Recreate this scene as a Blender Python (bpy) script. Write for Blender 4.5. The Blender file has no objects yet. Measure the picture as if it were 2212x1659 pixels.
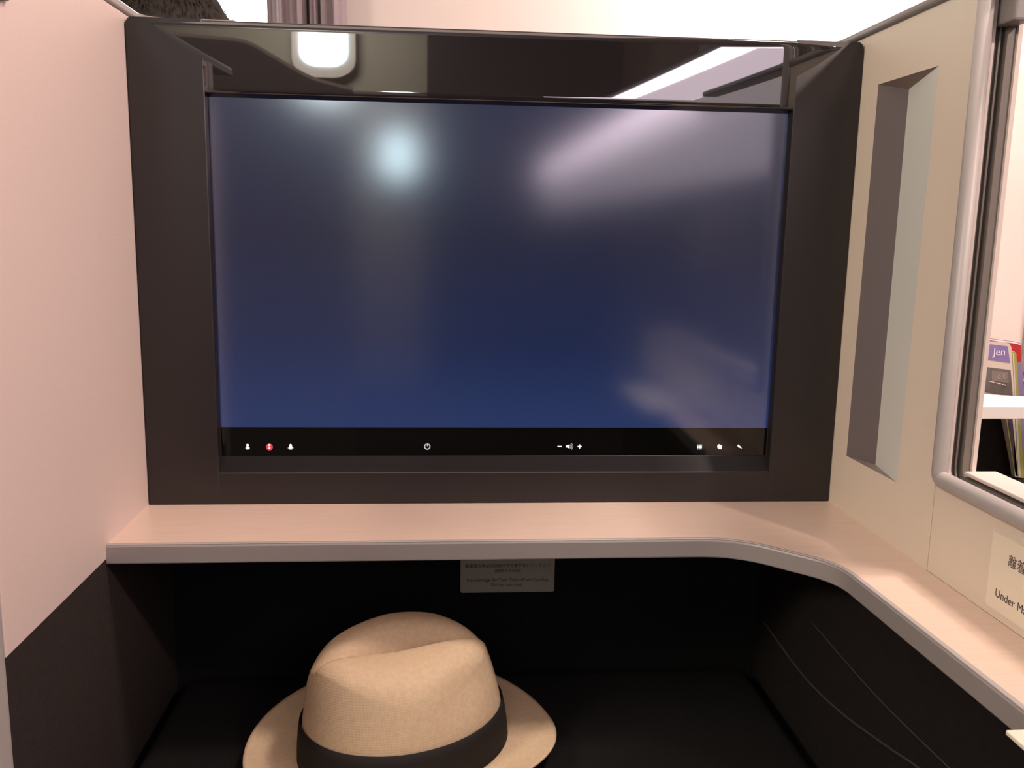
import bpy, bmesh, math, random
from mathutils import Vector, Matrix, noise
random.seed(7)
sc = bpy.context.scene
C = sc.collection
PI = math.pi

# ------------------------------------------------------------------ camera
FPX = 1955.2
YAW, PITCH, ROLL = math.radians(4.5554), math.radians(9.6765), math.radians(1.0458)
fwd = Vector((math.sin(YAW)*math.cos(PITCH), math.cos(YAW)*math.cos(PITCH), -math.sin(PITCH)))
rt = Vector((math.cos(YAW), -math.sin(YAW), 0))
up = rt.cross(fwd)
R2 = math.cos(ROLL)*rt + math.sin(ROLL)*up
U2 = -math.sin(ROLL)*rt + math.cos(ROLL)*up
cam_data = bpy.data.cameras.new('camera')
cam = bpy.data.objects.new('camera', cam_data)
C.objects.link(cam)
cam.matrix_world = Matrix(((R2.x, U2.x, -fwd.x, 0), (R2.y, U2.y, -fwd.y, 0), (R2.z, U2.z, -fwd.z, 0), (0, 0, 0, 1)))
cam_data.sensor_fit = 'HORIZONTAL'
cam_data.sensor_width = 36
cam_data.lens = FPX/2212*36
cam_data.clip_start = 0.01
sc.camera = cam

# ------------------------------------------------------------------ light
sc.view_settings.view_transform = 'Standard'
sc.view_settings.look = 'None'
sc.view_settings.gamma = 1
sc.view_settings.use_curve_mapping = False
sc.view_settings.exposure = 0.0
sc.cycles.use_denoising = True
sc.cycles.max_bounces = 8
sc.cycles.caustics_reflective = False
sc.cycles.caustics_refractive = False
sc.cycles.sample_clamp_indirect = 4
w = bpy.data.worlds.new('cabin_air'); sc.world = w; w.use_nodes = True
w.node_tree.nodes['Background'].inputs[0].default_value = (1.0, 0.80, 0.70, 1)
w.node_tree.nodes['Background'].inputs[1].default_value = 0.20

def area(name, loc, target, size, power, col, shape='DISK', size_y=None):
    l = bpy.data.lights.new(name, 'AREA'); l.energy = power; l.color = col; l.shape = shape; l.size = size
    if size_y: l.size_y = size_y
    o = bpy.data.objects.new(name, l); C.objects.link(o); o.location = loc
    d = Vector(target) - Vector(loc)
    o.rotation_euler = d.to_track_quat('-Z', 'Y').to_euler()
    return o
area('reading_light', (.80, -.14, .60), (.1, .70, -.2), .06, 8.2, (1.0, .76, .66))
area('ceiling_glow_light', (-.1, -.2, 1.235), (-.1, -.2, 0), 1.1, 7, (1.0, .76, .66), 'RECTANGLE', 1.2)
area('front_wash_light', (.98, 1.75, .80), (.85, 2.2, .45), .25, 16, (1.0, .84, .80))
area('rear_fill_light', (-.7, -2.9, 1.15), (-.7, -3.7, .55), .5, 40, (1.0, .92, .80))  # added fill, brightens the rear wall that the bezel mirrors
area('shelf_fill_light', (.68, .50, 1.20), (.05, .75, -.25), .22, 13, (1.0, .80, .70))  # extra lamp added to lift the shelf from over the right wall
area('right_wall_fill_light', (-1.7, -.5, 1.05), (.36, .6, -.05), .6, 28, (1.0, .88, .74))  # unseen fill added to brighten the right wall
nl = area('ledge_fill_light', (.80, .62, 1.15), (.66, .88, -.17), .08, 1.5, (1.0, .86, .82)); nl.data.spread = math.radians(50)  # narrow lamp added to whiten the ledge beyond the opening

# ------------------------------------------------------------------ materials
def lin(c):
    return tuple((x/12.92 if x <= .04045 else ((x+.055)/1.055)**2.4) for x in [v/255 for v in c])
def mat(name, col, rough=.5, spec=.5, metal=0, bump=0, bscale=400, var=0, vscale=8, ior=1.5, coat=0, emit=None, estr=0, stretch=None):
    m = bpy.data.materials.new(name); m.use_nodes = True
    nt = m.node_tree; N = nt.nodes; L = nt.links
    b = N['Principled BSDF']
    b.inputs['Base Color'].default_value = (*col, 1)
    b.inputs['Roughness'].default_value = rough
    b.inputs['Specular IOR Level'].default_value = spec
    b.inputs['Metallic'].default_value = metal
    b.inputs['IOR'].default_value = ior
    b.inputs['Coat Weight'].default_value = coat
    tc = N.new('ShaderNodeTexCoord')
    src = tc.outputs['Object']
    if stretch:
        mp = N.new('ShaderNodeMapping'); mp.inputs['Scale'].default_value = stretch
        L.new(src, mp.inputs['Vector']); src = mp.outputs['Vector']
    if var:
        n = N.new('ShaderNodeTexNoise'); n.inputs['Scale'].default_value = vscale; n.inputs['Detail'].default_value = 5
        L.new(src, n.inputs['Vector'])
        r = N.new('ShaderNodeMix'); r.data_type = 'RGBA'
        r.inputs[6].default_value = (*[c*(1-var) for c in col], 1)
        r.inputs[7].default_value = (*[min(1, c*(1+var)) for c in col], 1)
        L.new(n.outputs['Fac'], r.inputs[0]); L.new(r.outputs[2], b.inputs['Base Color'])
    if bump:
        n = N.new('ShaderNodeTexNoise'); n.inputs['Scale'].default_value = bscale; n.inputs['Detail'].default_value = 3
        L.new(src, n.inputs['Vector'])
        bp = N.new('ShaderNodeBump'); bp.inputs['Strength'].default_value = bump; bp.inputs['Distance'].default_value = .001
        L.new(n.outputs['Fac'], bp.inputs['Height']); L.new(bp.outputs['Normal'], b.inputs['Normal'])
    if emit:
        b.inputs['Emission Color'].default_value = (*emit, 1); b.inputs['Emission Strength'].default_value = estr
    return m

M = {}
M['cream'] = mat('cream_panel', (.68, .56, .52), .55, bump=.12, bscale=900, var=.02, vscale=3)
M['cream_r'] = mat('cream_panel_warm', (.74, .655, .54), .6, bump=.10, bscale=900, var=.02, vscale=3)
M['recess_shaded'] = mat('recess_far_shade', (.155, .132, .133), .5, bump=.1)  # shade of the recess put into the far face's colour
M['recess_light'] = mat('recess_pale_grey', (.74, .77, .71), .5, bump=.1)  # near face coloured paler, as the lighter side of the recess
M['rail'] = mat('grey_rail', (.26, .235, .225), .35, bump=.05)
M['trim'] = mat('grey_trim_tube', (.40, .37, .36), .42, spec=.6)
M['trim_pink'] = mat('pale_lip', (.62, .54, .50), .4)
M['channel'] = mat('channel_rubber', (.075, .07, .06), .6, bump=.4, bscale=300, var=.3, vscale=60)
M['channel_grey'] = mat('channel_grey', (.16, .14, .125), .55, bump=.2)
M['gloss'] = mat('glossy_bezel_plastic', (.012, .010, .011), .02, ior=2.0)
M['face'] = mat('satin_bezel_plastic', (.0150, .0120, .0125), .36, ior=1.5, bump=.03, bscale=600)
M['glass'] = mat('black_glass', (.003, .003, .003), .05, ior=1.5)
M['laminate'] = mat('shelf_wood_laminate', (.73, .565, .465), .33, var=.13, vscale=16, stretch=(1.0, 26, 1), bump=.02, bscale=60)
M['fascia'] = mat('shelf_edge_taupe', (.31, .285, .275), .38, bump=.05)
M['dark_panel'] = mat('dark_woven_panel', (.028, .022, .020), .85, spec=.2, bump=.5, bscale=700, var=.35, vscale=150)
M['dark_cloth'] = mat('black_cushion_fabric', (.010, .010, .010), .95, spec=.15, bump=.8, bscale=900, var=.3, vscale=250)
M['seam'] = mat('charcoal_piping', (.042, .037, .035), .6)
M['label'] = mat('placard_plastic', (.34, .33, .28), .5)
M['placard'] = mat('ivory_placard', (.82, .75, .61), .5)
M['ink'] = mat('placard_ink', (.04, .035, .04), .6)
M['ink_wall'] = mat('placard_ink_plum', (.07, .05, .06), .6)
M['white_icon'] = mat('lit_icon_white', (.5, .5, .5), .5, emit=(.78, 1.0, 1.0), estr=1.3)
M['dim_icon'] = mat('lit_icon_dim', (.3, .3, .3), .5, emit=(.5, .62, .66), estr=.55)
M['red_icon'] = mat('lit_icon_red', (.3, .02, .02), .5, emit=(.55, .03, .05), estr=.9)
M['band'] = mat('black_ribbon', (.016, .014, .013), .75, spec=.25, bump=.25, bscale=500)
M['curtain'] = mat('curtain_lavender_grey', (.32, .26, .28), .85, bump=.3, bscale=300, var=.08, vscale=40)
M['skin'] = mat('skin', (.50, .30, .21), .5)
M['hair'] = mat('hair_dark_brown', (.013, .008, .005), .7, var=.4, vscale=60)
M['jacket'] = mat('dark_brown_jacket', (.04, .028, .022), .9, bump=.5)
M['wall_far'] = mat('cabin_wall_pink_white', (.74, .64, .60), .6, bump=.05)
M['ceiling'] = mat('cabin_ceiling', (.72, .66, .62), .7)
M['carpet'] = mat('cabin_carpet', (.05, .045, .05), 1, var=.3, vscale=200, bump=.6)
M['bulkhead'] = mat('dark_bulkhead', (.030, .024, .024), .5)
M['rear_cream'] = mat('rear_bulkhead_cream', (.36, .33, .27), .6, var=.1, vscale=2)
M['seat'] = mat('seat_shell_dark', (.05, .04, .042), .6)
M['bright'] = mat('ivory_armrest', (.86, .82, .68), .45)
M['lit_strip'] = mat('lamp_diffuser', (.8, .8, .8), .4, emit=(1.0, .78, .92), estr=14.0)
M['falloff_dim'] = mat('wash_falloff_dim', (.8, .8, .8), .4, emit=(1.0, .78, .92), estr=3.8)  # this and the next: emission imitating wash light that fades downward
M['falloff_low'] = mat('wash_falloff_low', (.8, .8, .8), .4, emit=(1.0, .78, .92), estr=.9)
M['daylight'] = mat('daylight_window', (.8, .8, .8), .4, emit=(.80, 1.0, .98), estr=6.0)
M['daylight_strong'] = mat('daylight_window_strong', (.8, .8, .8), .4, emit=(.66, .90, 1.0), estr=15.0)

# display: backlight glow of an idle LCD, navy and brightest along the lower edge where its lamps sit
def display_mat():
    m = bpy.data.materials.new('idle_lcd'); m.use_nodes = True
    nt = m.node_tree; N = nt.nodes; L = nt.links; b = N['Principled BSDF']
    b.inputs['Base Color'].default_value = (.006, .006, .008, 1)
    b.inputs['Roughness'].default_value = .12
    b.inputs['IOR'].default_value = 2.0
    tc = N.new('ShaderNodeTexCoord'); sx = N.new('ShaderNodeSeparateXYZ'); L.new(tc.outputs['Object'], sx.inputs[0])
    r = N.new('ShaderNodeValToRGB')
    mr = N.new('ShaderNodeMapRange'); mr.inputs[1].default_value = -.1415; mr.inputs[2].default_value = .145
    L.new(sx.outputs['Z'], mr.inputs[0]); L.new(mr.outputs[0], r.inputs[0])
    e = r.color_ramp.elements
    e[0].position = 0; e[0].color = (.013, .031, .112, 1)
    e[1].position = 1; e[1].color = (.016, .022, .052, 1)
    a = e.new(.28); a.color = (.0085, .0175, .062, 1)
    a = e.new(.6); a.color = (.0080, .0120, .036, 1)
    L.new(r.outputs[0], b.inputs['Emission Color']); b.inputs['Emission Strength'].default_value = 1
    return m
M['display'] = display_mat()

def straw_mat():
    m = mat('woven_straw', (.60, .47, .33), .6, spec=.3)
    nt = m.node_tree; N = nt.nodes; L = nt.links; b = N['Principled BSDF']
    tc = N.new('ShaderNodeTexCoord')
    w1 = N.new('ShaderNodeTexWave'); w1.wave_type = 'BANDS'; w1.bands_direction = 'Z'; w1.inputs['Scale'].default_value = 160; w1.inputs['Distortion'].default_value = .8
    w2 = N.new('ShaderNodeTexWave'); w2.wave_type = 'BANDS'; w2.bands_direction = 'X'; w2.inputs['Scale'].default_value = 130; w2.inputs['Distortion'].default_value = 1.2
    nz = N.new('ShaderNodeTexNoise'); nz.inputs['Scale'].default_value = 260
    for n in (w1, w2, nz): L.new(tc.outputs['Object'], n.inputs['Vector'])
    mx = N.new('ShaderNodeMath'); mx.operation = 'MULTIPLY'; L.new(w1.outputs['Fac'], mx.inputs[0]); L.new(w2.outputs['Fac'], mx.inputs[1])
    ad = N.new('ShaderNodeMath'); ad.operation = 'ADD'; L.new(mx.outputs[0], ad.inputs[0]); L.new(nz.outputs['Fac'], ad.inputs[1])
    bp = N.new('ShaderNodeBump'); bp.inputs['Strength'].default_value = .22; bp.inputs['Distance'].default_value = .0005
    L.new(ad.outputs[0], bp.inputs['Height']); L.new(bp.outputs['Normal'], b.inputs['Normal'])
    rr = N.new('ShaderNodeMix'); rr.data_type = 'RGBA'
    rr.inputs[6].default_value = (.55, .41, .26, 1); rr.inputs[7].default_value = (.72, .56, .38, 1)
    L.new(nz.outputs['Fac'], rr.inputs[0]); L.new(rr.outputs[2], b.inputs['Base Color'])
    return m
M['straw'] = straw_mat()

# ------------------------------------------------------------------ helpers
def link(name, bm, m, parent=None, smooth=False, recalc=True):
    if recalc: bmesh.ops.recalc_face_normals(bm, faces=bm.faces)
    me = bpy.data.meshes.new(name); bm.to_mesh(me); bm.free()
    mats = m if isinstance(m, (list, tuple)) else [m]
    for x in mats: me.materials.append(x)
    if smooth:
        for p in me.polygons: p.use_smooth = True
    o = bpy.data.objects.new(name, me); C.objects.link(o)
    if parent: o.parent = parent
    return o
def tag(o, label=None, cat=None, group=None, kind=None):
    if label: o['label'] = label
    if cat: o['category'] = cat
    if group: o['group'] = group
    if kind: o['kind'] = kind
    return o
def struct(o): o['kind'] = 'structure'; return o
def thing(name, loc, label, cat, group=None):
    o = bpy.data.objects.new(name, None); C.objects.link(o); o.location = loc; o.empty_display_size = .05
    return tag(o, label, cat, group)
def box(bm, x0, x1, y0, y1, z0, z1, bev=0, seg=2):
    v = [bm.verts.new(p) for p in ((x0,y0,z0),(x1,y0,z0),(x1,y1,z0),(x0,y1,z0),(x0,y0,z1),(x1,y0,z1),(x1,y1,z1),(x0,y1,z1))]
    f = [bm.faces.new([v[i] for i in q]) for q in ((0,3,2,1),(4,5,6,7),(0,1,5,4),(1,2,6,5),(2,3,7,6),(3,0,4,7))]
    if bev:
        es = list({e for g in f for e in g.edges})
        bmesh.ops.bevel(bm, geom=es, offset=bev, segments=seg, profile=.5, affect='EDGES')
def boxo(name, d, m, parent=None, bev=0, off=(0,0,0), seg=2, smooth=False):
    bm = bmesh.new(); box(bm, d[0]-off[0], d[1]-off[0], d[2]-off[1], d[3]-off[1], d[4]-off[2], d[5]-off[2], bev, seg)
    return link(name, bm, m, parent, smooth)
def prism(bm, pts, axis, a, b):
    """extrude polygon pts (2D) along axis from a to b"""
    def P(p, t):
        return {'x': (t, p[0], p[1]), 'y': (p[0], t, p[1]), 'z': (p[0], p[1], t)}[axis]
    v0 = [bm.verts.new(P(p, a)) for p in pts]; v1 = [bm.verts.new(P(p, b)) for p in pts]
    n = len(pts)
    bm.faces.new(v0); bm.faces.new(v1[::-1])
    for i in range(n): bm.faces.new((v0[i], v0[(i+1) % n], v1[(i+1) % n], v1[i]))
def sweep(bm, path, nrm, prof, closed=True, caps=True):
    """profile (a toward side, b along nrm) swept along a planar path; side = nrm x tangent"""
    nrm = Vector(nrm).normalized(); path = [Vector(p) for p in path]; rings = []
    for i, p in enumerate(path):
        t0 = (p-path[i-1]).normalized() if i else None
        t1 = (path[i+1]-p).normalized() if i < len(path)-1 else None
        if t0 is None: t0 = t1
        if t1 is None: t1 = t0
        t = (t0+t1).normalized(); k = 1/max(.3, t.dot(t0)); s = nrm.cross(t).normalized()*k
        rings.append([bm.verts.new(p+s*a+nrm*b) for a, b in prof])
    n = len(prof); rng = range(n) if closed else range(n-1)
    for r0, r1 in zip(rings, rings[1:]):
        for i in rng: bm.faces.new((r0[i], r0[(i+1) % n], r1[(i+1) % n], r1[i]))
    if caps and closed: bm.faces.new(rings[0]); bm.faces.new(rings[-1][::-1])
def arc(cx, cy, r, a0, a1, n):
    return [(cx+r*math.cos(math.radians(a0+(a1-a0)*i/n)), cy+r*math.sin(math.radians(a0+(a1-a0)*i/n))) for i in range(n+1)]
def fillet(pts, rad, n=6):
    """round the inner corners of a 2D polyline"""
    out = [Vector(pts[0])]
    for i in range(1, len(pts)-1):
        p = Vector(pts[i]); a = (Vector(pts[i-1])-p); b = (Vector(pts[i+1])-p); r = rad[i-1] if isinstance(rad, (list, tuple)) else rad
        d = min(r, a.length*.49, b.length*.49); A = p+a.normalized()*d; B = p+b.normalized()*d
        for k in range(n+1):
            t = k/n; out.append(A*(1-t)**2 + p*2*t*(1-t) + B*t*t)
    out.append(Vector(pts[-1])); return [(v[0], v[1]) for v in out]
def text(name, s, size, mtx, m, parent, align='LEFT', wscale=1.0, ext=.00008):
    cu = bpy.data.curves.new(name, 'FONT'); cu.body = s; cu.size = size; cu.align_x = align; cu.extrude = ext
    cu.materials.append(m)
    o = bpy.data.objects.new(name, cu); C.objects.link(o)
    o.matrix_world = mtx @ Matrix.Diagonal((wscale, 1, 1, 1))
    bpy.context.view_layer.update()
    me = bpy.data.meshes.new_from_object(o.evaluated_get(bpy.context.evaluated_depsgraph_get()))
    mw = o.matrix_world.copy(); bpy.data.objects.remove(o); bpy.data.curves.remove(cu)
    me.materials.clear(); me.materials.append(m)
    me.transform(Matrix.Translation(-Vector(parent.location)) @ mw)
    o = bpy.data.objects.new(name, me); C.objects.link(o); o.parent = parent
    return o
FRONT = lambda x, y, z: Matrix(((1,0,0,x),(0,0,-1,y),(0,1,0,z),(0,0,0,1)))      # readable from -Y
SIDE = lambda x, y, z: Matrix(((0,0,-1,x),(-1,0,0,y),(0,1,0,z),(0,0,0,1)))      # on the right wall, readable from -X

XL, XR = -.2592, .3660
ZS = -.2475
YB = .798          # plane of the bezel
YBACK = .86

# ------------------------------------------------------------------ setting: suite walls
o = struct(boxo('wall_left', (XL-.030, XL, .529, .93, -.2590, .168), M['cream'], bev=.0008))
lp = boxo('lower_panel', (XL-.030, XL-.0006, .529, YBACK+.07, -.90, -.2592), M['dark_panel'], o)
lp['label'] = 'dark woven lower panel'
# cap rail along the top of the left wall, turning behind the monitor
bm = bmesh.new()
pth = fillet([(XL-.010, .40), (XL-.010, .868), (XL+.075, .868)], .028, 8)
prof = [(-.0095, 0), (-.0095, .007), (-.007, .0105), (.004, .0115), (.0095, .009), (.0105, 0)]
sweep(bm, [(x, y, .168) for x, y in pth], (0, 0, 1), prof)
r = struct(link('trim_1', bm, M['rail'], None, True)); 
# grey post closing the near end of the left wall
bm = bmesh.new(); prism(bm, fillet([(XL-.034, .5290), (XL+.0012, .5290), (XL+.0012, .505), (XL-.034, .505)], .006, 4), 'z', -.90, .168)
struct(link('trim_2', bm, M['trim'], None))
# small rounded grey stop high on the left wall
bm = bmesh.new(); box(bm, XL-.0005, XL+.004, .548, .5895, .1275, .160, .0035, 3)
link('corner_stop', bm, M['rail'], o)['label'] = 'grey rounded stop'

# right wall: pieces round the partition opening, with the V recess, its shade put into the face colours
OPY, OPZ = .6235, -.1795       # jamb and sill of the opening
R = dict(ft=(.768, .126), nt=(.673, .1252), nb=(.6785, -.1950), fb=(.7705, -.1962))
bm = bmesh.new()
T = .024
yo, zt, zb = .93, .170, ZS
V = lambda y, z, x=XR: bm.verts.new((x, y, z))
o1, o2, o3, o4 = V(OPY, zt), V(yo, zt), V(yo, zb), V(OPY, zb)
r1, r2, r3, r4 = V(*R['nt']), V(*R['ft']), V(*R['fb']), V(*R['nb'])
for q in ((o1, o2, r2, r1), (o2, o3, r3, r2), (o3, o4, r4, r3), (o4, o1, r1, r4)): bm.faces.new(q)
b1, b2, b3, b4 = (V(OPY, zt, XR+T), V(yo, zt, XR+T), V(yo, zb, XR+T), V(OPY, zb, XR+T))
for q in ((b2, b1, b4, b3), (o1, b1, b2, o2), (o2, b2, b3, o3), (o3, b3, b4, o4), (o4, b4, b1, o1)): bm.faces.new(q)
wr = struct(link('wall_right', bm, M['cream_r']))
a1, a2 = (.377, .7365, .1180), (.377, .7375, -.1957)
bm = bmesh.new(); P = lambda p: bm.verts.new(p)
f = lambda k: (XR, *R[k])
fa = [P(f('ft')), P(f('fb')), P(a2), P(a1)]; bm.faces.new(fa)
link('recess_far_face', bm, M['recess_shaded'], wr)['label'] = 'far face of the V-shaped recess, darkened with painted shade'
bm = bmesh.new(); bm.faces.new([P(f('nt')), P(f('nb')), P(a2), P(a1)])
link('recess_near_face', bm, M['recess_light'], wr)['label'] = 'near face of the V-shaped recess, painted pale as its lighter side'
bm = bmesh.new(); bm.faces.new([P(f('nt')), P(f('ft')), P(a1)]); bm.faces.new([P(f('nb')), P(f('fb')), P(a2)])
link('recess_end_face', bm, M['recess_end'] if 'recess_end' in M else mat('recess_end_shade', (.30, .24, .215), .5), wr)['label'] = 'small end faces of the recess, browned with painted shade'
# wall under the opening, a separate panel with a fine joint
sp = boxo('sill_panel', (XR, XR+T, .02, OPY-.0006, ZS, OPZ), M['cream_r'], wr, bev=.0004)
# dark side under the shelf
lo = boxo('side_panel', (.326, .345, .05, .93, -.90, -.2665), mat('dark_side_weave', (.014, .0115, .0105), .9, spec=.15, bump=.5, bscale=700, var=.35, vscale=150), wr)
lo['label'] = 'dark woven side of the footwell'

# top rail of the right wall
bm = bmesh.new()
pth = fillet([(XR-.055, .872), (XR+.008, .872), (XR+.008, .30)], .022, 8)
sweep(bm, [(x, y, .170) for x, y in pth], (0, 0, 1), [(-.0095, 0), (-.0105, .006), (-.006, .0085), (.008, .0085), (.0105, .005), (.0105, 0)])
struct(link('trim_3', bm, M['rail'], None, True))

# moulded frame of the partition opening
def opening_path(dy, dz, r):
    """L path down the jamb and along the sill; dy/dz shift it out of the opening"""
    c = fillet([(OPY+dy, .30), (OPY+dy, OPZ+dz), (.02, OPZ+dz)], r, 8); return c
fr = struct(bpy.data.objects.new('window_1', None)); C.objects.link(fr); fr.location = (XR, OPY, OPZ)
def frame_piece(name, x0, x1, depth, m, r=.014, rnd=0, lab=None, dy=0):
    """strip lining the opening, its face lying `depth` outside (negative: proud of) the opening edge"""
    bm = bmesh.new(); p = opening_path(dy, -dy, r)
    pr = [(depth, x0), (depth, x1), (.0004, x1), (.0004, x0)]
    sweep(bm, [(0, y, z) for y, z in p], (1, 0, 0), pr)
    for v in bm.verts: v.co -= Vector((0, OPY, OPZ)); v.co.x -= XR
    ob = link(name, bm, m, fr)
    if lab: ob['label'] = lab
    return ob
# rounded outer tube
bm = bmesh.new(); p = opening_path(0, 0, .012)
rr = .0062
sweep(bm, [(XR, y, z) for y, z in p], (1, 0, 0), [(-.005+rr*1.05*math.cos(k*PI/6), -.0005+rr*.85*math.sin(k*PI/6)) for k in range(12)])
for v in bm.verts: v.co -= Vector((XR, OPY, OPZ))
link('outer_tube', bm, M['trim'], fr, True)['label'] = 'grey rounded outer tube'
frame_piece('pale_lip', .3715, .3740, -.0050, M['trim_pink'])
frame_piece('channel', .3740, .3780, -.0012, M['channel'], lab='dark rubber channel')
frame_piece('channel_rib', .3780, .3794, -.0030, M['channel_grey'])
frame_piece('channel', .3794, .3820, -.0012, M['channel'], lab='dark rubber channel')
frame_piece('inner_frame', .3820, .3880, -.0062, M['channel_grey'])
frame_piece('inner_edge', .3880, .3912, -.0085, M['trim_pink'], lab='pale inner edge of the frame')
sl = boxo('sill_cover', (.3815, .4060, .05, OPY-.0095, OPZ+.0085, OPZ+.0115), M['trim_pink'], None, bev=.0008, off=(XR, OPY, OPZ)); sl.parent = fr
sd = boxo('sliding_panel', (.3745, .3885, OPY-.024, OPY-.0015, .1418, .168), M['rail'], None, bev=.0018, off=(XR, OPY, OPZ)); sd.parent = fr
sd['label'] = 'grey end of the slid-back panel'

# placard on the right wall under the opening
pc = thing('wall_placard', (XR, .45, -.215), 'ivory notice with dark lettering on the right wall under the grey tube', 'notice')
bm = bmesh.new(); prism(bm, [(.5475-.45, -.2400+.215), (.5475-.45, -.1905+.215), (.33-.45, -.1905+.215), (.33-.45, -.2400+.215), (.5460-.45, -.2415+.215)], 'x', -.0012, 0)
bmesh.ops.translate(bm, verts=bm.verts, vec=(-.0001, 0, 0))
link('plate', bm, M['placard'], pc)
text('lettering', '離着陸中は', .0088, SIDE(XR-.00135, .5290, -.2070), M['ink_wall'], pc)
text('lettering', '仕切り', .0088, SIDE(XR-.00135, .5100, -.1945), M['ink_wall'], pc)
text('lettering', 'Under Mat', .0080, SIDE(XR-.00135, .5385, -.2320), M['ink_wall'], pc)

# ------------------------------------------------------------------ the shelf
sh = thing('console_shelf', (0, .75, ZS), 'pale wood-grain shelf with taupe edge curving round to the right wall', 'shelf')
edge = [(XL, .6958), (.2430, .6975), (.3045, .6375), (.3115, .42), (.3130, .28)]
edge = fillet(edge, [.030, .022, .02], 8)
bm = bmesh.new()
pts = [(x, y-.75) for x, y in edge] + [(XR, .28-.75), (XR, .93-.75), (XL, .93-.75)]
prism(bm, pts, 'z', -.0140, 0)
link('shelf_top', bm, M['laminate'], sh)
bm = bmesh.new()   # edge moulding with a softly bevelled upper lip
sweep(bm, [(x, y-.75, 0) for x, y in edge], (0, 0, 1), [(.0002, -.0154), (-.0012, -.0154), (-.0016, -.0145), (-.0016, -.0018), (-.0010, -.0006), (.0002, .0001)])
link('edge_band', bm, M['fascia'], sh)
bm = bmesh.new()
sweep(bm, [(x, y-.75, 0) for x, y in edge], (0, 0, 1), [(.0024, -.0005), (.0001, -.0005), (-.0009, .0), (-.0004, .0004), (.0024, .0004)])
link('edge_trim', bm, M['trim'], sh)['label'] = 'thin lighter bead along the edge'

# bright armrest at the lower right corner of the view, lying over the shelf end
ar = thing('armrest_cap', (.33, .30, ZS), 'bright ivory armrest corner low at the right over the end of the shelf', 'armrest')
bm = bmesh.new(); box(bm, .2848-.33, .366-.33, .20-.30, .4003-.30, .0006, .0034, .0008)
link('cap', bm, M['bright'], ar)

# ------------------------------------------------------------------ the monitor
mo = thing('monitor', (.0533, YB, -.247), 'wide black wall monitor with glossy bezel and idle navy screen', 'monitor')
ML = Vector((.0533, YB, -.247))
def sub(bm):
    for v in bm.verts: v.co -= ML
    return bm
X0, X1, ZT, ZB = -.2586, .3655, .1655, -.2469
# top bar: convex roll
prof = [(.845, ZT-.0002), (.8030, ZT), (.8004, ZT-.0004), (.7989, ZT-.0018)]
prof += [(.7985+.010*(t-.0045)+.10*(t-.0045)**2, ZT-t) for t in [.0045+.0510*k/16 for k in range(17)]]
prof += [(.7996, ZT-.0568), (.8010, ZT-.0578), (.8040, ZT-.0590), (.8072, ZT-.0601)]
def smooth_prof(p, n=4):
    out = []
    for i in range(len(p)-1):
        p0 = Vector(p[max(0, i-1)]); p1 = Vector(p[i]); p2 = Vector(p[i+1]); p3 = Vector(p[min(len(p)-1, i+2)])
        for k in range(n):
            t = k/n
            out.append(tuple(.5*((2*p1)+(-p0+p2)*t+(2*p0-5*p1+4*p2-p3)*t*t+(-p0+3*p1-3*p2+p3)*t**3)))
    out.append(tuple(p[-1])); return out
def bar(name, prof, axis, a, b, m, segs=1):
    bm = bmesh.new(); n = len(prof); rings = []
    for k in range(segs+1):
        t = a+(b-a)*k/segs
        rings.append([bm.verts.new((t, p[0], p[1]) if axis == 'x' else (p[0], p[1], t)) for p in prof])
    for r0, r1 in zip(rings, rings[1:]):
        for i in range(n-1): bm.faces.new((r0[i], r1[i], r1[i+1], r0[i+1]))
    # end caps
    for r_ in (rings[0], rings[-1]):
        q = [v.co.copy() for v in r_]
        q += [Vector((q[-1].x, .852, q[-1].z)), Vector((q[0].x, .852, q[0].z))]
        bm.faces.new([bm.verts.new(c) for c in q])
    o = link(name, sub(bm), m, mo, True, True)
    return o
bar('bezel_top', prof, 'x', X0+.0025, X1-.0025, M['gloss'], 1)['label'] = 'mirror-glossy rolled top of the bezel'
pb = [(.8003, -.2183), (.7996, -.2193), (.7986, -.2455), (.7986, ZB), (.85, ZB)]
bar('bezel_bottom', pb, 'x', X0+.0025, X1-.0025, M['face'])
bar('bezel_lip', [(.8072, -.2048), (.8068, -.2052), (.8010, -.2170), (.8003, -.2183)], 'x', X0+.03, X1-.03, mat('bezel_lip_black', (.006, .005, .0055), .4, spec=.25))['label'] = 'glossy black inner lip under the controls'
def side_prof(sgn, xo):
    w_ = .0629 if sgn > 0 else .0607
    return [(xo, .852), (xo, .8000), (xo+sgn*.0006, .7986), (xo+sgn*.0020, .79835), (xo+sgn*(w_-.0020), .79882), (xo+sgn*(w_-.0012), .7993), (xo+sgn*(w_-.0006), .8062), (xo+sgn*w_, .8075)]
def side_bar(name, sgn, xo):
    bm = bmesh.new(); pr = side_prof(sgn, xo); rings = []
    # outline slightly rounded at the top outer corner
    for z, dx in ((ZB, 0), (ZT-.006, 0), (ZT-.0035, .0005), (ZT-.0012, .0018), (ZT+.0001, .0040)):
        rings.append([bm.verts.new((p[0]+(sgn*dx if i < 4 else 0), p[1], z)) for i, p in enumerate(pr)])
    for r0, r1 in zip(rings, rings[1:]):
        for i in range(len(pr)-1): bm.faces.new((r0[i], r1[i], r1[i+1], r0[i+1]))
    for r_ in (rings[0], rings[-1]):
        B = bm.verts.new((r_[-1].co.x, .852, r_[-1].co.z)); bm.faces.new(r_+[B])
    return link(name, sub(bm), M['face'], mo, True)
side_bar('bezel_side', 1, X0)
side_bar('bezel_side', -1, X1)
for ob in list(mo.children):
    for p_ in ob.data.polygons: p_.use_smooth = ob.name.startswith('bezel_top') and len(p_.vertices) == 4
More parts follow.
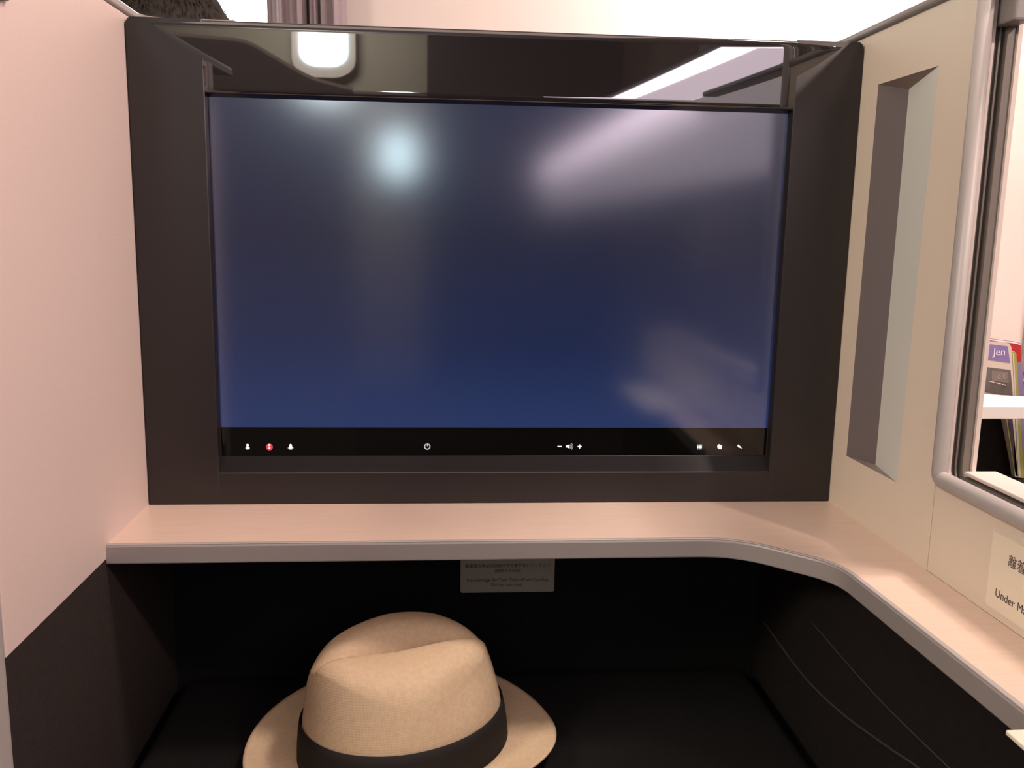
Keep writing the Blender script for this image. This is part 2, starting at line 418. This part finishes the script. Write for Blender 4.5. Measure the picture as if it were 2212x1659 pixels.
# black glass and the active display above the control strip
boxo('glass', (-.1990, .3076, .8080, .8340, -.2069, .1075), M['glass'], mo, off=ML)
dc = Vector((.0541, .8078, -.0371))
bm = bmesh.new(); box(bm, -.2507, .2511, -.0001, .0004, -.1415, .1434, 0)
dsp = link('display', bm, M['display'], mo); dsp.location = dc-ML
# thin dark gasket round the glass
for d in ((-.2003, -.1989, .8055, .8090, -.2064, .1064), (.3064, .3078, .8055, .8090, -.2064, .1064)):
    boxo('gasket', d, M['glass'], mo, off=ML)
boxo('housing', (X0+.004, X1-.004, .8345, .853, ZB+.002, ZT-.002), M['seat'], mo, off=ML)

# touch symbols under the picture
YI = .8079
def icon(name, build, x, z, m, lab):
    bm = bmesh.new(); build(bm)
    for v in bm.verts: v.co = Vector((v.co.x+x*.97585, YI+v.co.y, v.co.z+z))-ML
    o = link(name, bm, m, mo); o['label'] = lab; return o
def disc(bm, cx, cz, rx, rz=None, n=14, y=0):
    rz = rz or rx; pts = [(cx+rx*math.cos(2*PI*k/n), cz+rz*math.sin(2*PI*k/n)) for k in range(n)]
    prism(bm, pts, 'y', y-.00025, y+.0002)
def poly(bm, pts, y=0): prism(bm, pts, 'y', y-.00025, y+.0002)
def ring(bm, r0, r1, a0, a1, cx=0, cz=0, n=16):
    A = arc(cx, cz, r1, a0, a1, n); B = arc(cx, cz, r0, a1, a0, n)
    for i in range(n): poly(bm, [A[i], A[i+1], B[n-i-1], B[n-i]])
ZI = -.19655
icon('symbol_person', lambda b: (disc(b, 0, .0013, .0012), disc(b, 0, -.0012, .0018, .0013)), -.1772, ZI, M['white_icon'], 'lit white figure symbol, first from the left')
icon('symbol_call_ring', lambda b: disc(b, 0, 0, .0031, n=22), -.1575, ZI-.0003, M['red_icon'], 'lit red round symbol')
icon('symbol_call_mark', lambda b: (disc(b, 0, .0016, .0012, .0008, y=-.0003), disc(b, 0, -.0004, .0012, .0004, y=-.0003), disc(b, 0, -.0015, .0010, .0003, y=-.0003)), -.1575, ZI-.0001, M['white_icon'], 'white mark on the red symbol')
icon('symbol_lamp', lambda b: (disc(b, 0, .0006, .0012, .0019), disc(b, 0, -.0008, .0018, .0010)), -.1382, ZI, M['white_icon'], 'lit white bell-shaped symbol')
icon('symbol_lamp_rays', lambda b: ring(b, .0024, .0028, 200, 340), -.1382, ZI, M['dim_icon'], 'faint arc under the bell symbol')
icon('symbol_power', lambda b: (ring(b, .0019, .0029, 112, 428, n=22), poly(b, [(-.0004, .0004), (.0004, .0004), (.0004, .0032), (-.0004, .0032)])), -.0124, ZI, M['dim_icon'], 'lit ring-shaped power symbol in the middle')
icon('symbol_minus', lambda b: poly(b, [(-.0019, -.0004), (.0019, -.0004), (.0019, .0005), (-.0019, .0005)]), .1122, ZI, M['white_icon'], 'lit minus')
icon('symbol_speaker', lambda b: poly(b, [(-.0030, -.0008), (-.0016, -.0008), (.0003, -.0018), (.0003, .0018), (-.0016, .0009), (-.0030, .0009)]), .1213, ZI, M['white_icon'], 'lit loudspeaker')
icon('symbol_sound_waves', lambda b: (ring(b, .0014, .0018, -60, 60, n=8), ring(b, .0024, .0028, -60, 60, n=8), ring(b, .0034, .0037, -55, 55, n=8)), .1213, ZI, M['dim_icon'], 'sound waves beside the loudspeaker')
icon('symbol_plus', lambda b: (poly(b, [(-.0018, -.0005), (.0018, -.0005), (.0018, .0005), (-.0018, .0005)]), poly(b, [(-.0005, -.0018), (.0005, -.0018), (.0005, .0018), (-.0005, .0018)])), .1313, ZI, M['white_icon'], 'lit plus')
icon('symbol_list', lambda b: [poly(b, [(xa, z_), (xb, z_), (xb, z_+.0006), (xa, z_+.0006)]) for z_ in (-.0022, -.0010, .0002, .0014) for xa, xb in ((-.0022, -.0013), (-.0009, .0022))], .2472, ZI-.0004, M['white_icon'], 'lit list symbol')
icon('symbol_map', lambda b: (disc(b, 0, 0, .0020), disc(b, -.0006, .0010, .0014), disc(b, .0010, .0004, .0014), disc(b, .0009, -.0010, .0012)), .2667, ZI-.0004, M['white_icon'], 'lit round blot-like symbol')
icon('symbol_back', lambda b: poly(b, [(-.0021, .0012), (-.0007, .0021), (-.0004, .0012), (.0010, .0004), (.0024, -.0017), (.0004, -.0009), (-.0006, -.0006), (-.0008, -.0006)]), .2862, ZI-.0003, M['white_icon'], 'lit back-arrow')

# ------------------------------------------------------------------ footwell
struct(boxo('wall_back', (XL-.03, .345, YBACK, YBACK+.03, -.90, -.2660), M['dark_cloth']))
# raised seams that follow the right side of the footwell
def seam(pts, r, name='seam'):
    bm = bmesh.new()
    sweep(bm, smooth_prof3(pts), (1, 0, 0), [(r*math.cos(k*PI/3), r*math.sin(k*PI/3)) for k in range(6)])
    return link(name, bm, M['seam'], wr, True)
def smooth_prof3(p, n=6):
    q = smooth_prof([(a[1], a[2]) for a in p], n); return [(p[0][0], a, b) for a, b in q]
seam([(.3254, .835, -.3845), (.3254, .738, -.3895), (.3254, .661, -.3825), (.3254, .584, -.3665), (.3254, .528, -.354), (.3254, .44, -.345)], .0011)
seam([(.3254, .727, -.3345), (.3254, .604, -.3385), (.3254, .498, -.3340), (.3254, .42, -.331)], .0007)
# notice on the back of the footwell, just below the shelf
lb = thing('footwell_placard', (.068, YBACK, -.34), 'small grey-beige notice with two lines in Japanese and English under the shelf', 'notice')
bm = bmesh.new()
def rrect(x0, x1, z0, z1, r):
    return arc(x1-r, z1-r, r, 0, 90, 4)+arc(x0+r, z1-r, r, 90, 180, 4)+arc(x0+r, z0+r, r, 180, 270, 4)+arc(x1-r, z0+r, r, 270, 360, 4)
prism(bm, rrect(.0204-.068, .1148-.068, -.3592+.34, -.312+.34, .0020), 'y', -.0012, 0)
link('plate', bm, M['label'], lb)
YL = YBACK-.00135
text('lettering', '離着陸の際は収納棚に物を置かないでください', .0040, FRONT(.0676, YL, -.3325), M['ink'], lb, 'CENTER', 1.02)
text('lettering', '(座席下の収納)', .0040, FRONT(.0676, YL, -.3377), M['ink'], lb, 'CENTER', 1.0)
text('lettering', 'No Stowage for Taxi, Take-off and Landing', .0048, FRONT(.0676, YL, -.3476), M['ink'], lb, 'CENTER', .98)
text('lettering', 'Do not use area', .0048, FRONT(.0664, YL, -.3524), M['ink'], lb, 'CENTER', .98)

# footrest cushion the hat lies on
fo = thing('footrest', (0, .66, -.437), 'black fabric footrest cushion in the footwell under the hat', 'footrest')
bm = bmesh.new(); box(bm, -.250, .316, -.17, .19, -.075, 0, .016, 4)
link('cushion', bm, M['dark_cloth'], fo, True)
bm = bmesh.new(); box(bm, -.235, .300, -.15, .19, -.463, -.0755, .004, 2)
link('plinth', bm, M['dark_panel'], fo)
bm = bmesh.new(); sweep(bm, [(-.246, -.1725, -.014), (.312, -.1725, -.014)], (0, 0, 1), [(.0016*math.cos(k*PI/3), .0016*math.sin(k*PI/3)) for k in range(6)])
link('piping', bm, M['seam'], fo, True)

# ------------------------------------------------------------------ the hat
ht = thing('straw_hat', (-.029, .705, -.4285), 'cream woven straw fedora with a creased crown and black ribbon band', 'hat')
HYAW = math.radians(17); ht.rotation_euler = (math.radians(0), math.radians(-2.0), HYAW)
A0, B0, HC = .0865, .0715, .101
def smst(a, b, x):
    t = max(0, min(1, (x-a)/(b-a))); return t*t*(3-2*t)
def top_z(x, y):
    """height of the crown's top: arched lengthwise, creased along its middle"""
    y2 = y-.05*x
    far = smst(-.010, .024, y2)
    z = .0915-.003*abs(x/.074)**3+.007*smst(0, .072, -x)*(1-far)
    ar = max(0, 1-(abs(x)/(.078 if x < 0 else .090))**1.6)
    z += far*(.0100*ar-.0090*(1-ar))
    if y2 < -.012: z -= .021*((-.012-y2)/.05)**2
    if y2 > .034: z -= .030*((y2-.034)/.028)**2
    e = smst(-.078, -.020, x)*(1-smst(.015, .080, x))
    dy = y2+.006
    wd = .0038 if dy < 0 else .0140
    z -= (.0030+.0185*e)*math.exp(-(dy/wd)**2)
    rho = math.hypot(x/A0, y/B0)/.825
    z -= .008*min(1, rho)**12
    return z
def crown_pt(th, s):
    """s 0..1 wall from brim to shoulder, 1..2 over the top"""
    c, sn = math.cos(th), math.sin(th)
    KR = .825
    if s <= 1:
        k = 1-(1-KR)*(.35*s+.65*s**2.4)
        x, y = A0*k*c, B0*k*sn
        z = s*top_z(A0*KR*c, B0*KR*sn)
    else:
        k = KR*(1-(s-1)**1.15)
        x, y = A0*k*c, B0*k*sn
        z = top_z(x, y)
    if c < 0 and s > .5: x *= 1+.035*smst(.5, .95, s)*c**4*max(0, 1-max(0, s-1)*2)
    d = math.exp(-(((x-.040)/.026)**2+((z-.070)/.022)**2))
    y -= math.copysign(1, y)*.0062*d*min(1, abs(y)/.03)
    n = noise.noise(Vector((x, y, z))*26)*.0010*min(1, s*2)
    return Vector((x*(1+n*5), y*(1+n*5), z))
bm = bmesh.new(); NT, NS = 180, 110
rings = []
for j in range(NS):
    s = 2*j/NS
    rings.append([bm.verts.new(crown_pt(2*PI*i/NT, s)) for i in range(NT)])
for a, b in zip(rings, rings[1:]):
    for i in range(NT): bm.faces.new((a[i], a[(i+1) % NT], b[(i+1) % NT], b[i]))
tp = bm.verts.new(sum((v.co for v in rings[-1]), Vector())/NT)
for i in range(NT): bm.faces.new((rings[-1][i], rings[-1][(i+1) % NT], tp))
link('crown', bm, M['straw'], ht, True)
def brim_z(th, r):      # r 0..1 outward; snapped down in front, turned up at sides and back
    c, sn = math.cos(th), math.sin(th)
    return .0025 + (.0165*abs(sn)**1.5+.007*max(0, -c)**2-.0035*max(0, c)**3)*r**2.0
bm = bmesh.new(); rows = []
NR = 14
for side in (0, 1):
    for j in range(NR+1):
        r = j/NR if side == 0 else 1-j/NR
        row = []
        for i in range(NT):
            th = 2*PI*i/NT
            rx = A0*1.0+(.0440)*r; ry = B0*1.0+(.0420)*r
            z = brim_z(th, r)-(.0018 if side else 0)
            row.append(bm.verts.new((rx*math.cos(th), ry*math.sin(th), z)))
        rows.append(row)
rows.append(rows[0])
for a, b in zip(rows, rows[1:]):
    for i in range(NT): bm.faces.new((a[i], a[(i+1) % NT], b[(i+1) % NT], b[i]))
link('brim', bm, M['straw'], ht, True)
bm = bmesh.new(); rows = []
HB = .033
pr = [(0, .0012), (.0004, .0022), (.25, .0024), (.5, .0024), (.75, .0024), (.98, .0022), (1, .0010)]
for q, off in pr:
    row = []
    for i in range(NT):
        th = 2*PI*i/NT; p = crown_pt(th, q*HB/.075); n = Vector((p.x/A0**2, p.y/B0**2, 0)).normalized()
        p = p+n*off; p.z = .003+q*HB*(1-.06*max(0, -math.sin(th)))
        row.append(bm.verts.new(p))
    rows.append(row)
for a, b in zip(rows, rows[1:]):
    for i in range(NT): bm.faces.new((a[i], a[(i+1) % NT], b[(i+1) % NT], b[i]))
link('ribbon_band', bm, M['band'], ht, True)
# flat ribbon bow on the far side of the crown
bm = bmesh.new(); box(bm, -.016, .016, B0+.001, B0+.006, .004, .037, .0015)
link('ribbon_bow', bm, M['band'], ht)

# ------------------------------------------------------------------ neighbouring seat, seen through the opening
struct(boxo('wall_far_right', (1.45, 1.49, -3.7, 2.3, -.90, 1.25), M['wall_far']))
nb = thing('neighbour_shell', (.75, .98, -.90), 'pinkish white shell panel of the neighbouring seat behind the leaflets', 'seat shell')
boxo('upper_panel', (.40, 1.05, .985, 1.0, -.16, .185), M['wall_far'], nb, bev=.002, off=(.75, .98, -.90))
boxo('lower_panel', (.40, 1.05, .975, 1.0, -.90, -.165), M['dark_panel'], nb, bev=.002, off=(.75, .98, -.90))
bm = bmesh.new(); prism(bm, [(.666-.75, .974-.98), (.6665-.75, .9845-.98), (.690-.75, .9845-.98), (.676-.75, .974-.98)], 'z', -.150+.90, .18+.90)
link('upright_rib', bm, M['wall_far'], nb)
lg = thing('pocket_ledge', (.65, .87, -.178), 'bright white ledge holding leaflets beyond the partition opening', 'shelf')
bm = bmesh.new(); prism(bm, [(.41-.65, .850-.87), (.95-.65, .850-.87), (.95-.65, .885-.87), (.66-.65, .895-.87), (.5800-.65, .922-.87), (.41-.65, .935-.87)], 'z', 0, .0118)
for e in [e for e in bm.edges if abs(e.verts[0].co.z-.0118) < 1e-5 and abs(e.verts[1].co.z-.0118) < 1e-5]: pass
link('ledge', bm, mat('ledge_white', (.80, .76, .74), .4), lg)
def at(px, py, Y):
    d = Vector(R2)*((px-1106)/FPX)-Vector(U2)*((py-829.5)/FPX)+fwd
    return d*(Y/d.y)
def leaflet(name, corners, Y, th, cover, label, extra=None):
    """upright printed leaflet: its outline lies in the plane Y, with thickness th behind"""
    P_ = [at(px, py, Y) for px, py in corners]; c = P_[-1]
    t = thing(name, c, label, 'leaflet')
    bm = bmesh.new(); prism(bm, [(p.x-c.x, p.z-c.z) for p in P_], 'y', 0, th)
    link('pages', bm, M_paper, t)
    bm = bmesh.new(); prism(bm, [(p.x-c.x, p.z-c.z) for p in P_], 'y', -.0006, -.0001)
    link('cover', bm, cover, t)
    for nm, cs, mm, dy in (extra or []):
        q = [at(px, py, Y) for px, py in cs]
        bm = bmesh.new(); prism(bm, [(p.x-c.x, p.z-c.z) for p in q], 'y', -.0009-dy, -.0006-dy)
        link(nm, bm, mm, t)
    return t, c
M_paper = mat('page_paper', (.55, .50, .44), .6)
c_red = mat('cover_red', (.40, .02, .025), .35); c_lav = mat('cover_lavender', (.21, .17, .30), .4); c_pur = mat('cover_purple', (.19, .14, .33), .35)
c_yel = mat('cover_olive_yellow', (.30, .29, .06), .4); c_ivory = mat('cover_ivory', (.52, .45, .40), .4)
c_photo = mat('cover_photo_grey', (.10, .085, .08), .4, var=.5, vscale=90); c_photo2 = mat('cover_photo_frame', (.16, .13, .12), .4, var=.4, vscale=120)
c_dark = mat('cover_dark_plum', (.06, .04, .06), .5); c_white = mat('print_white', (.75, .70, .72), .5)
# back to front: red booklet, yellow-edged booklet, pale booklet, purple leaflet
leaflet('booklet', [(2135, 730), (2196, 738), (2203, 741), (2206, 746), (2206, 782), (2214, 860), (2222, 1034), (2203, 1034), (2190, 1000)], .962, .008, c_lav,
        'tallest booklet with a red top, rearmost behind the white ledge', [('red_field', [(2136, 734), (2196, 741), (2202, 744), (2205, 748), (2205, 781), (2140, 776)], c_red, 0),
        ('white_line', [(2136, 731.5), (2196, 739.5), (2203, 743.5), (2203, 745.5), (2196, 742.5), (2136, 734.5)], c_white, .0003)])
leaflet('booklet', [(2150, 757), (2192, 760), (2195, 764), (2200, 860), (2212, 1032), (2204, 1032), (2192, 1030)], .950, .006, c_yel,
        'booklet with olive-yellow edge between the red booklet and the purple leaflet', [('pale_stripe', [(2186, 762), (2189, 762), (2204, 1030), (2199, 1030)], c_ivory, 0), ('page_stripe', [(2180, 762), (2184, 762), (2197, 1030), (2192, 1030)], M_paper, 0), ('dark_edge', [(2176, 905), (2186, 905), (2198, 1028), (2193, 1028)], c_dark, 0)])
t, c = leaflet('leaflet', [(2125, 738), (2170, 739), (2180, 742), (2184, 750), (2191, 862), (2197, 905), (2120, 905)], .938, .003, c_ivory,
        'purple and white leaflet with a dark photograph, nearest the partition opening',
        [('purple_field', [(2128, 742), (2176, 748), (2181, 784), (2128, 776)], c_pur, 0), ('photograph', [(2125, 792), (2182, 799), (2187, 858), (2122, 846)], c_photo, 0),
         ('photograph_panel', [(2140, 800), (2175, 803), (2178, 827), (2141, 822)], c_photo2, .0003),
         ('dashed_line', [(2136, 822.5), (2147, 825), (2147, 826.5), (2136, 824)], c_white, .0006), ('dashed_line', [(2150, 826), (2160, 828), (2160, 829.5), (2150, 827.5)], c_white, .0006), ('dashed_line', [(2163, 829), (2172, 831), (2172, 832.5), (2163, 830.5)], c_white, .0006)])
p_ = at(2143.5, 767, .938); text('lettering', 'Jen', .0115, FRONT(p_.x, .938-.00115, p_.z), c_white, t)
p_ = at(2152, 819, .938); text('lettering', '0.5', .0080, FRONT(p_.x, .938-.0014, p_.z), mat('print_grey', (.30, .26, .24), .5), t)

zt_ = at(2200, 1034, .950).z-.0006
boxo('pocket_base', (.60, .98, .925, .9745, zt_-.006, zt_), M['dark_cloth'], nb, bev=.001, off=(.75, .98, -.90))

# ------------------------------------------------------------------ cabin beyond and behind
struct(boxo('floor', (-2.2, 1.49, -3.7, 2.3, -.94, -.90), M['carpet']))
struct(boxo('ceiling', (-2.2, 1.49, -3.7, 2.3, 1.25, 1.29), M['ceiling']))
struct(boxo('wall_front', (-2.2, 1.49, 2.20, 2.24, -.90, 1.25), M['wall_far']))
struct(boxo('wall_far_left', (-2.24, -2.20, -3.7, 2.3, -.90, 1.25), M['wall_far']))
struct(boxo('wall_rear', (-2.2, 1.49, -3.74, -3.70, -.90, 1.25), M['rear_cream']))
d = boxo('rear_bulkhead', (-.083, 1.00, -3.66, -3.62, -.90, 1.25), M['bulkhead']); tag(d, 'dark bulkhead panel behind the camera', 'bulkhead')
# bright window in the front bulkhead and the curtain drawn beside it
wn = struct(boxo('window_2', (-.66, -.385, 2.175, 2.197, .05, 1.02), M['daylight'], bev=.01))
cu = bmesh.new(); NX = 90; rows = []
for j in range(13):
    z = -.2+1.3*j/12; row = []
    for i in range(NX+1):
        u = i/NX; wd = .170-.014*(z-.45)
        x = -.383+.003+u*wd
        y = 2.10+.012*math.sin(u*2*PI*4.2+.4)+.005*math.sin(u*2*PI*9+z*1.5)
        y += .045*math.exp(-((u-.50)/.020)**2)+.045*math.exp(-((u-.645-.02*(.5-z))/.022)**2)
        row.append((x, y, z))
    rows.append(row)
fr_ = [[cu.verts.new(p) for p in r] for r in rows]; bk_ = [[cu.verts.new((p[0], p[1]+.004, p[2])) for p in r] for r in rows]
for S in (fr_, bk_):
    for a, b in zip(S, S[1:]):
        for i in range(NX): cu.faces.new((a[i], a[i+1], b[i+1], b[i]))
for r0, r1 in ((fr_[0], bk_[0]), (fr_[-1], bk_[-1])):
    for i in range(NX): cu.faces.new((r0[i], r0[i+1], r1[i+1], r1[i]))
for i in (0, NX):
    for j in range(12): cu.faces.new((fr_[j][i], fr_[j+1][i], bk_[j+1][i], bk_[j][i]))
tag(link('curtain', cu, M['curtain'], None, True), 'lavender-grey pleated curtain hanging beside the bright window above the monitor', 'curtain')

# lit windows and wash lamp behind the camera, which the glossy screen mirrors
wn = thing('rear_window', (-.243, -3.60, .40), 'bright rounded daylight window behind the camera', 'window')
bm = bmesh.new(); prism(bm, rrect(-.085, .085, -.12, .12, .07), 'y', -.004, .004); link('pane', bm, M['daylight_strong'], wn)
bm = bmesh.new(); prism(bm, rrect(-.125, .125, -.16, .16, .10), 'y', -.014, -.006); link('frame', bm, M['ceiling'], wn)
wn = thing('rear_window', (-.64, -3.60, .90), 'taller bright daylight window high behind the camera', 'window')
bm = bmesh.new(); prism(bm, rrect(-.13, .13, -.19, .14, .09), 'y', -.004, .004); link('pane', bm, M['daylight_strong'], wn)
bm = bmesh.new(); prism(bm, rrect(-.17, .17, -.26, .18, .12), 'y', -.014, -.006); link('frame', bm, M['ceiling'], wn)
wl = thing('wash_lamp', (.55, -1.6, .30), 'long slim pink-white wash lamp along the cabin side behind the camera', 'lamp')
bm = bmesh.new(); box(bm, -.004, .004, -1.9, 1.80, .004, .040, .002); link('diffuser', bm, M['lit_strip'], wl)
bm = bmesh.new(); box(bm, -.003, .004, -1.9, 1.80, -.060, .0035, .002); link('wash_falloff', bm, M['falloff_dim'], wl)['label'] = 'painted glow of the wash light fading below the lamp'
bm = bmesh.new(); box(bm, -.003, .004, -1.9, 1.80, -.200, -.0605, .002); link('wash_falloff', bm, M['falloff_low'], wl)['label'] = 'fainter painted glow where the wash light dies away'
bm = bmesh.new(); box(bm, .0045, .020, -1.95, 1.85, -.208, .060, .002); link('housing', bm, M['bulkhead'], wl)

# unseen shell added behind the camera to shape the bezel's reflection
sx_ = thing('reflected_shell', (-.60, -1.5, -.90), 'taupe shell with a sloping top, added behind the camera for the bezel reflection', 'seat shell')
bm = bmesh.new(); prism(bm, fillet([(-.90, 0), (-.90, 1.48), (-.02, 1.42), (.18, 1.285), (.31, 1.25), (.31, 0)], .04, 4), 'y', -.02, .02)
link('shell', bm, mat('taupe_shell', (.16, .15, .14), .6), sx_)
bm = bmesh.new(); sweep(bm, [(x, -.0205, z) for x, z in fillet([(-.90, 1.48), (-.02, 1.42), (.18, 1.285), (.31, 1.25)], .04, 4)], (0, 1, 0), [(-.006, 0), (.006, 0), (.006, .041), (-.006, .041)])
link('shell_rim', bm, M['trim_pink'], sx_)
# person sitting in the seat ahead, seen from behind over the monitor
pn = thing('person', (-.376, 1.33, -.90), 'person with dark brown hair seen from behind above the left end of the monitor', 'person')
me = bpy.data.meshes.new('body')
J = {'pelvis': ((0, 0, .50), .135), 'waist': ((0, -.02, .68), .125), 'chest': ((0, -.03, .86), .145), 'neckb': ((0, -.02, .985), .065), 'neck': ((0, 0, 1.03), .052), 'head': ((0, .025, 1.11), .078), 'crown': ((0, .01, 1.165), .070),
     'nose': ((0, .112, 1.105), .012), 'faceb': ((0, .075, 1.10), .055)}
for s, k in ((-1, 'l'), (1, 'r')):
    J.update({k+'sh': ((s*.16, -.03, .93), .060), k+'el': ((s*.21, .06, .70), .045), k+'wr': ((s*.13, .27, .66), .028), k+'pa': ((s*.115, .325, .655), .030),
              k+'hip': ((s*.09, .02, .47), .095), k+'kn': ((s*.11, .43, .48), .065), k+'an': ((s*.11, .46, .10), .042), k+'to': ((s*.12, .60, .045), .035),
              k+'ear': ((s*.078, .015, 1.105), .014)})
    for q in range(5):
        a = (q-2)*.018
        if q == 0: a = -.034
        x0, y0 = s*.115+a*1.0, .352 if q else .325
        J[k+'f%da' % q] = ((x0, y0, .652), .0095); J[k+'f%db' % q] = ((x0*1.0, y0+(.03 if q else .02), .645), .0085); J[k+'f%dc' % q] = ((x0, y0+(.055+.006*(2-abs(q-2)) if q else .036), .630), .007)
names = list(J); idx = {n: i for i, n in enumerate(names)}
E = [('pelvis', 'waist'), ('waist', 'chest'), ('chest', 'neckb'), ('neckb', 'neck'), ('neck', 'head'), ('head', 'crown'), ('head', 'faceb'), ('faceb', 'nose')]
for k in 'lr':
    E += [('chest', k+'sh'), (k+'sh', k+'el'), (k+'el', k+'wr'), (k+'wr', k+'pa'), ('pelvis', k+'hip'), (k+'hip', k+'kn'), (k+'kn', k+'an'), (k+'an', k+'to'), ('head', k+'ear')]
    for q in range(5): E += [(k+'pa', k+'f%da' % q), (k+'f%da' % q, k+'f%db' % q), (k+'f%db' % q, k+'f%dc' % q)]
me.from_pydata([J[n][0] for n in names], [(idx[a], idx[b]) for a, b in E], [])
me.materials.append(M['skin']); bo = bpy.data.objects.new('body', me); C.objects.link(bo); bo.parent = pn
md = bo.modifiers.new('skin', 'SKIN'); sv = me.skin_vertices[0].data
for n in names: sv[idx[n]].radius = (J[n][1], J[n][1]*(1 if n not in ('chest', 'waist') else .75)); sv[idx[n]].use_root = n == 'pelvis'
md = bo.modifiers.new('sub', 'SUBSURF'); md.levels = md.render_levels = 2
for p in me.polygons: p.use_smooth = True
# jacket shell
bm = bmesh.new(); rows = []
for z, rx, ry, yy in ((.44, .17, .13, 0), (.60, .165, .125, -.01), (.75, .175, .125, -.02), (.88, .20, .125, -.03), (.945, .19, .105, -.03), (.985, .10, .085, -.02), (1.005, .075, .075, -.01)):
    rows.append([bm.verts.new((rx*math.cos(2*PI*i/28), yy+ry*math.sin(2*PI*i/28), z)) for i in range(28)])
for a, b in zip(rows, rows[1:]):
    for i in range(28): bm.faces.new((a[i], a[(i+1) % 28], b[(i+1) % 28], b[i]))
link('jacket', bm, M['jacket'], pn, True)
# hair: cap plus loose strands that give the soft outline
bm = bmesh.new(); bmesh.ops.create_icosphere(bm, subdivisions=4, radius=1)
HCN = Vector((0, .005, 1.1356))
for v in bm.verts:
    c = v.co.copy(); n = 1+.05*noise.noise(c*3)+.02*noise.noise(c*11)
    v.co = HCN+Vector((c.x*.094, c.y*.104, c.z*(.094 if c.z > 0 else .115)))*n
    if c.y > .45 and c.z < .35: v.co.y = min(v.co.y, .062)
base = [(v.co.copy(), v.normal.copy()) for v in bm.verts]
rnd = random.Random(3)
for _ in range(2600):
    d_ = Vector((rnd.gauss(0, 1), rnd.gauss(-.4, 1), rnd.gauss(0, 1))).normalized()
    p0 = HCN+Vector((d_.x*.093, d_.y*.102, d_.z*.094)); t_ = Vector((rnd.uniform(-1, 1)*.4, rnd.uniform(-1, 1)*.3, -1))
    t_ = (t_-d_*t_.dot(d_)).normalized(); L_ = rnd.uniform(.012, .03); wv = d_.cross(t_)*.0012
    p1 = p0+t_*L_+d_*rnd.uniform(.002, .014)
    a = [bm.verts.new(q) for q in (p0-wv, p0+wv, p1)]; bm.faces.new(a)
link('hair', bm, M['hair'], pn, True, False)
st = thing('passenger_seat', (-.376, 1.33, -.90), 'dark cabin seat of the passenger ahead', 'seat')
boxo('seat_cushion', (-.27, .27, -.12, .42, .26, .375), M['seat'], st, bev=.03, seg=3)
boxo('backrest', (-.28, .28, -.30, -.17, .26, .99), M['seat'], st, bev=.03, seg=3)
boxo('seat_base', (-.25, .25, -.28, .34, 0, .258), M['dark_panel'], st, bev=.01)
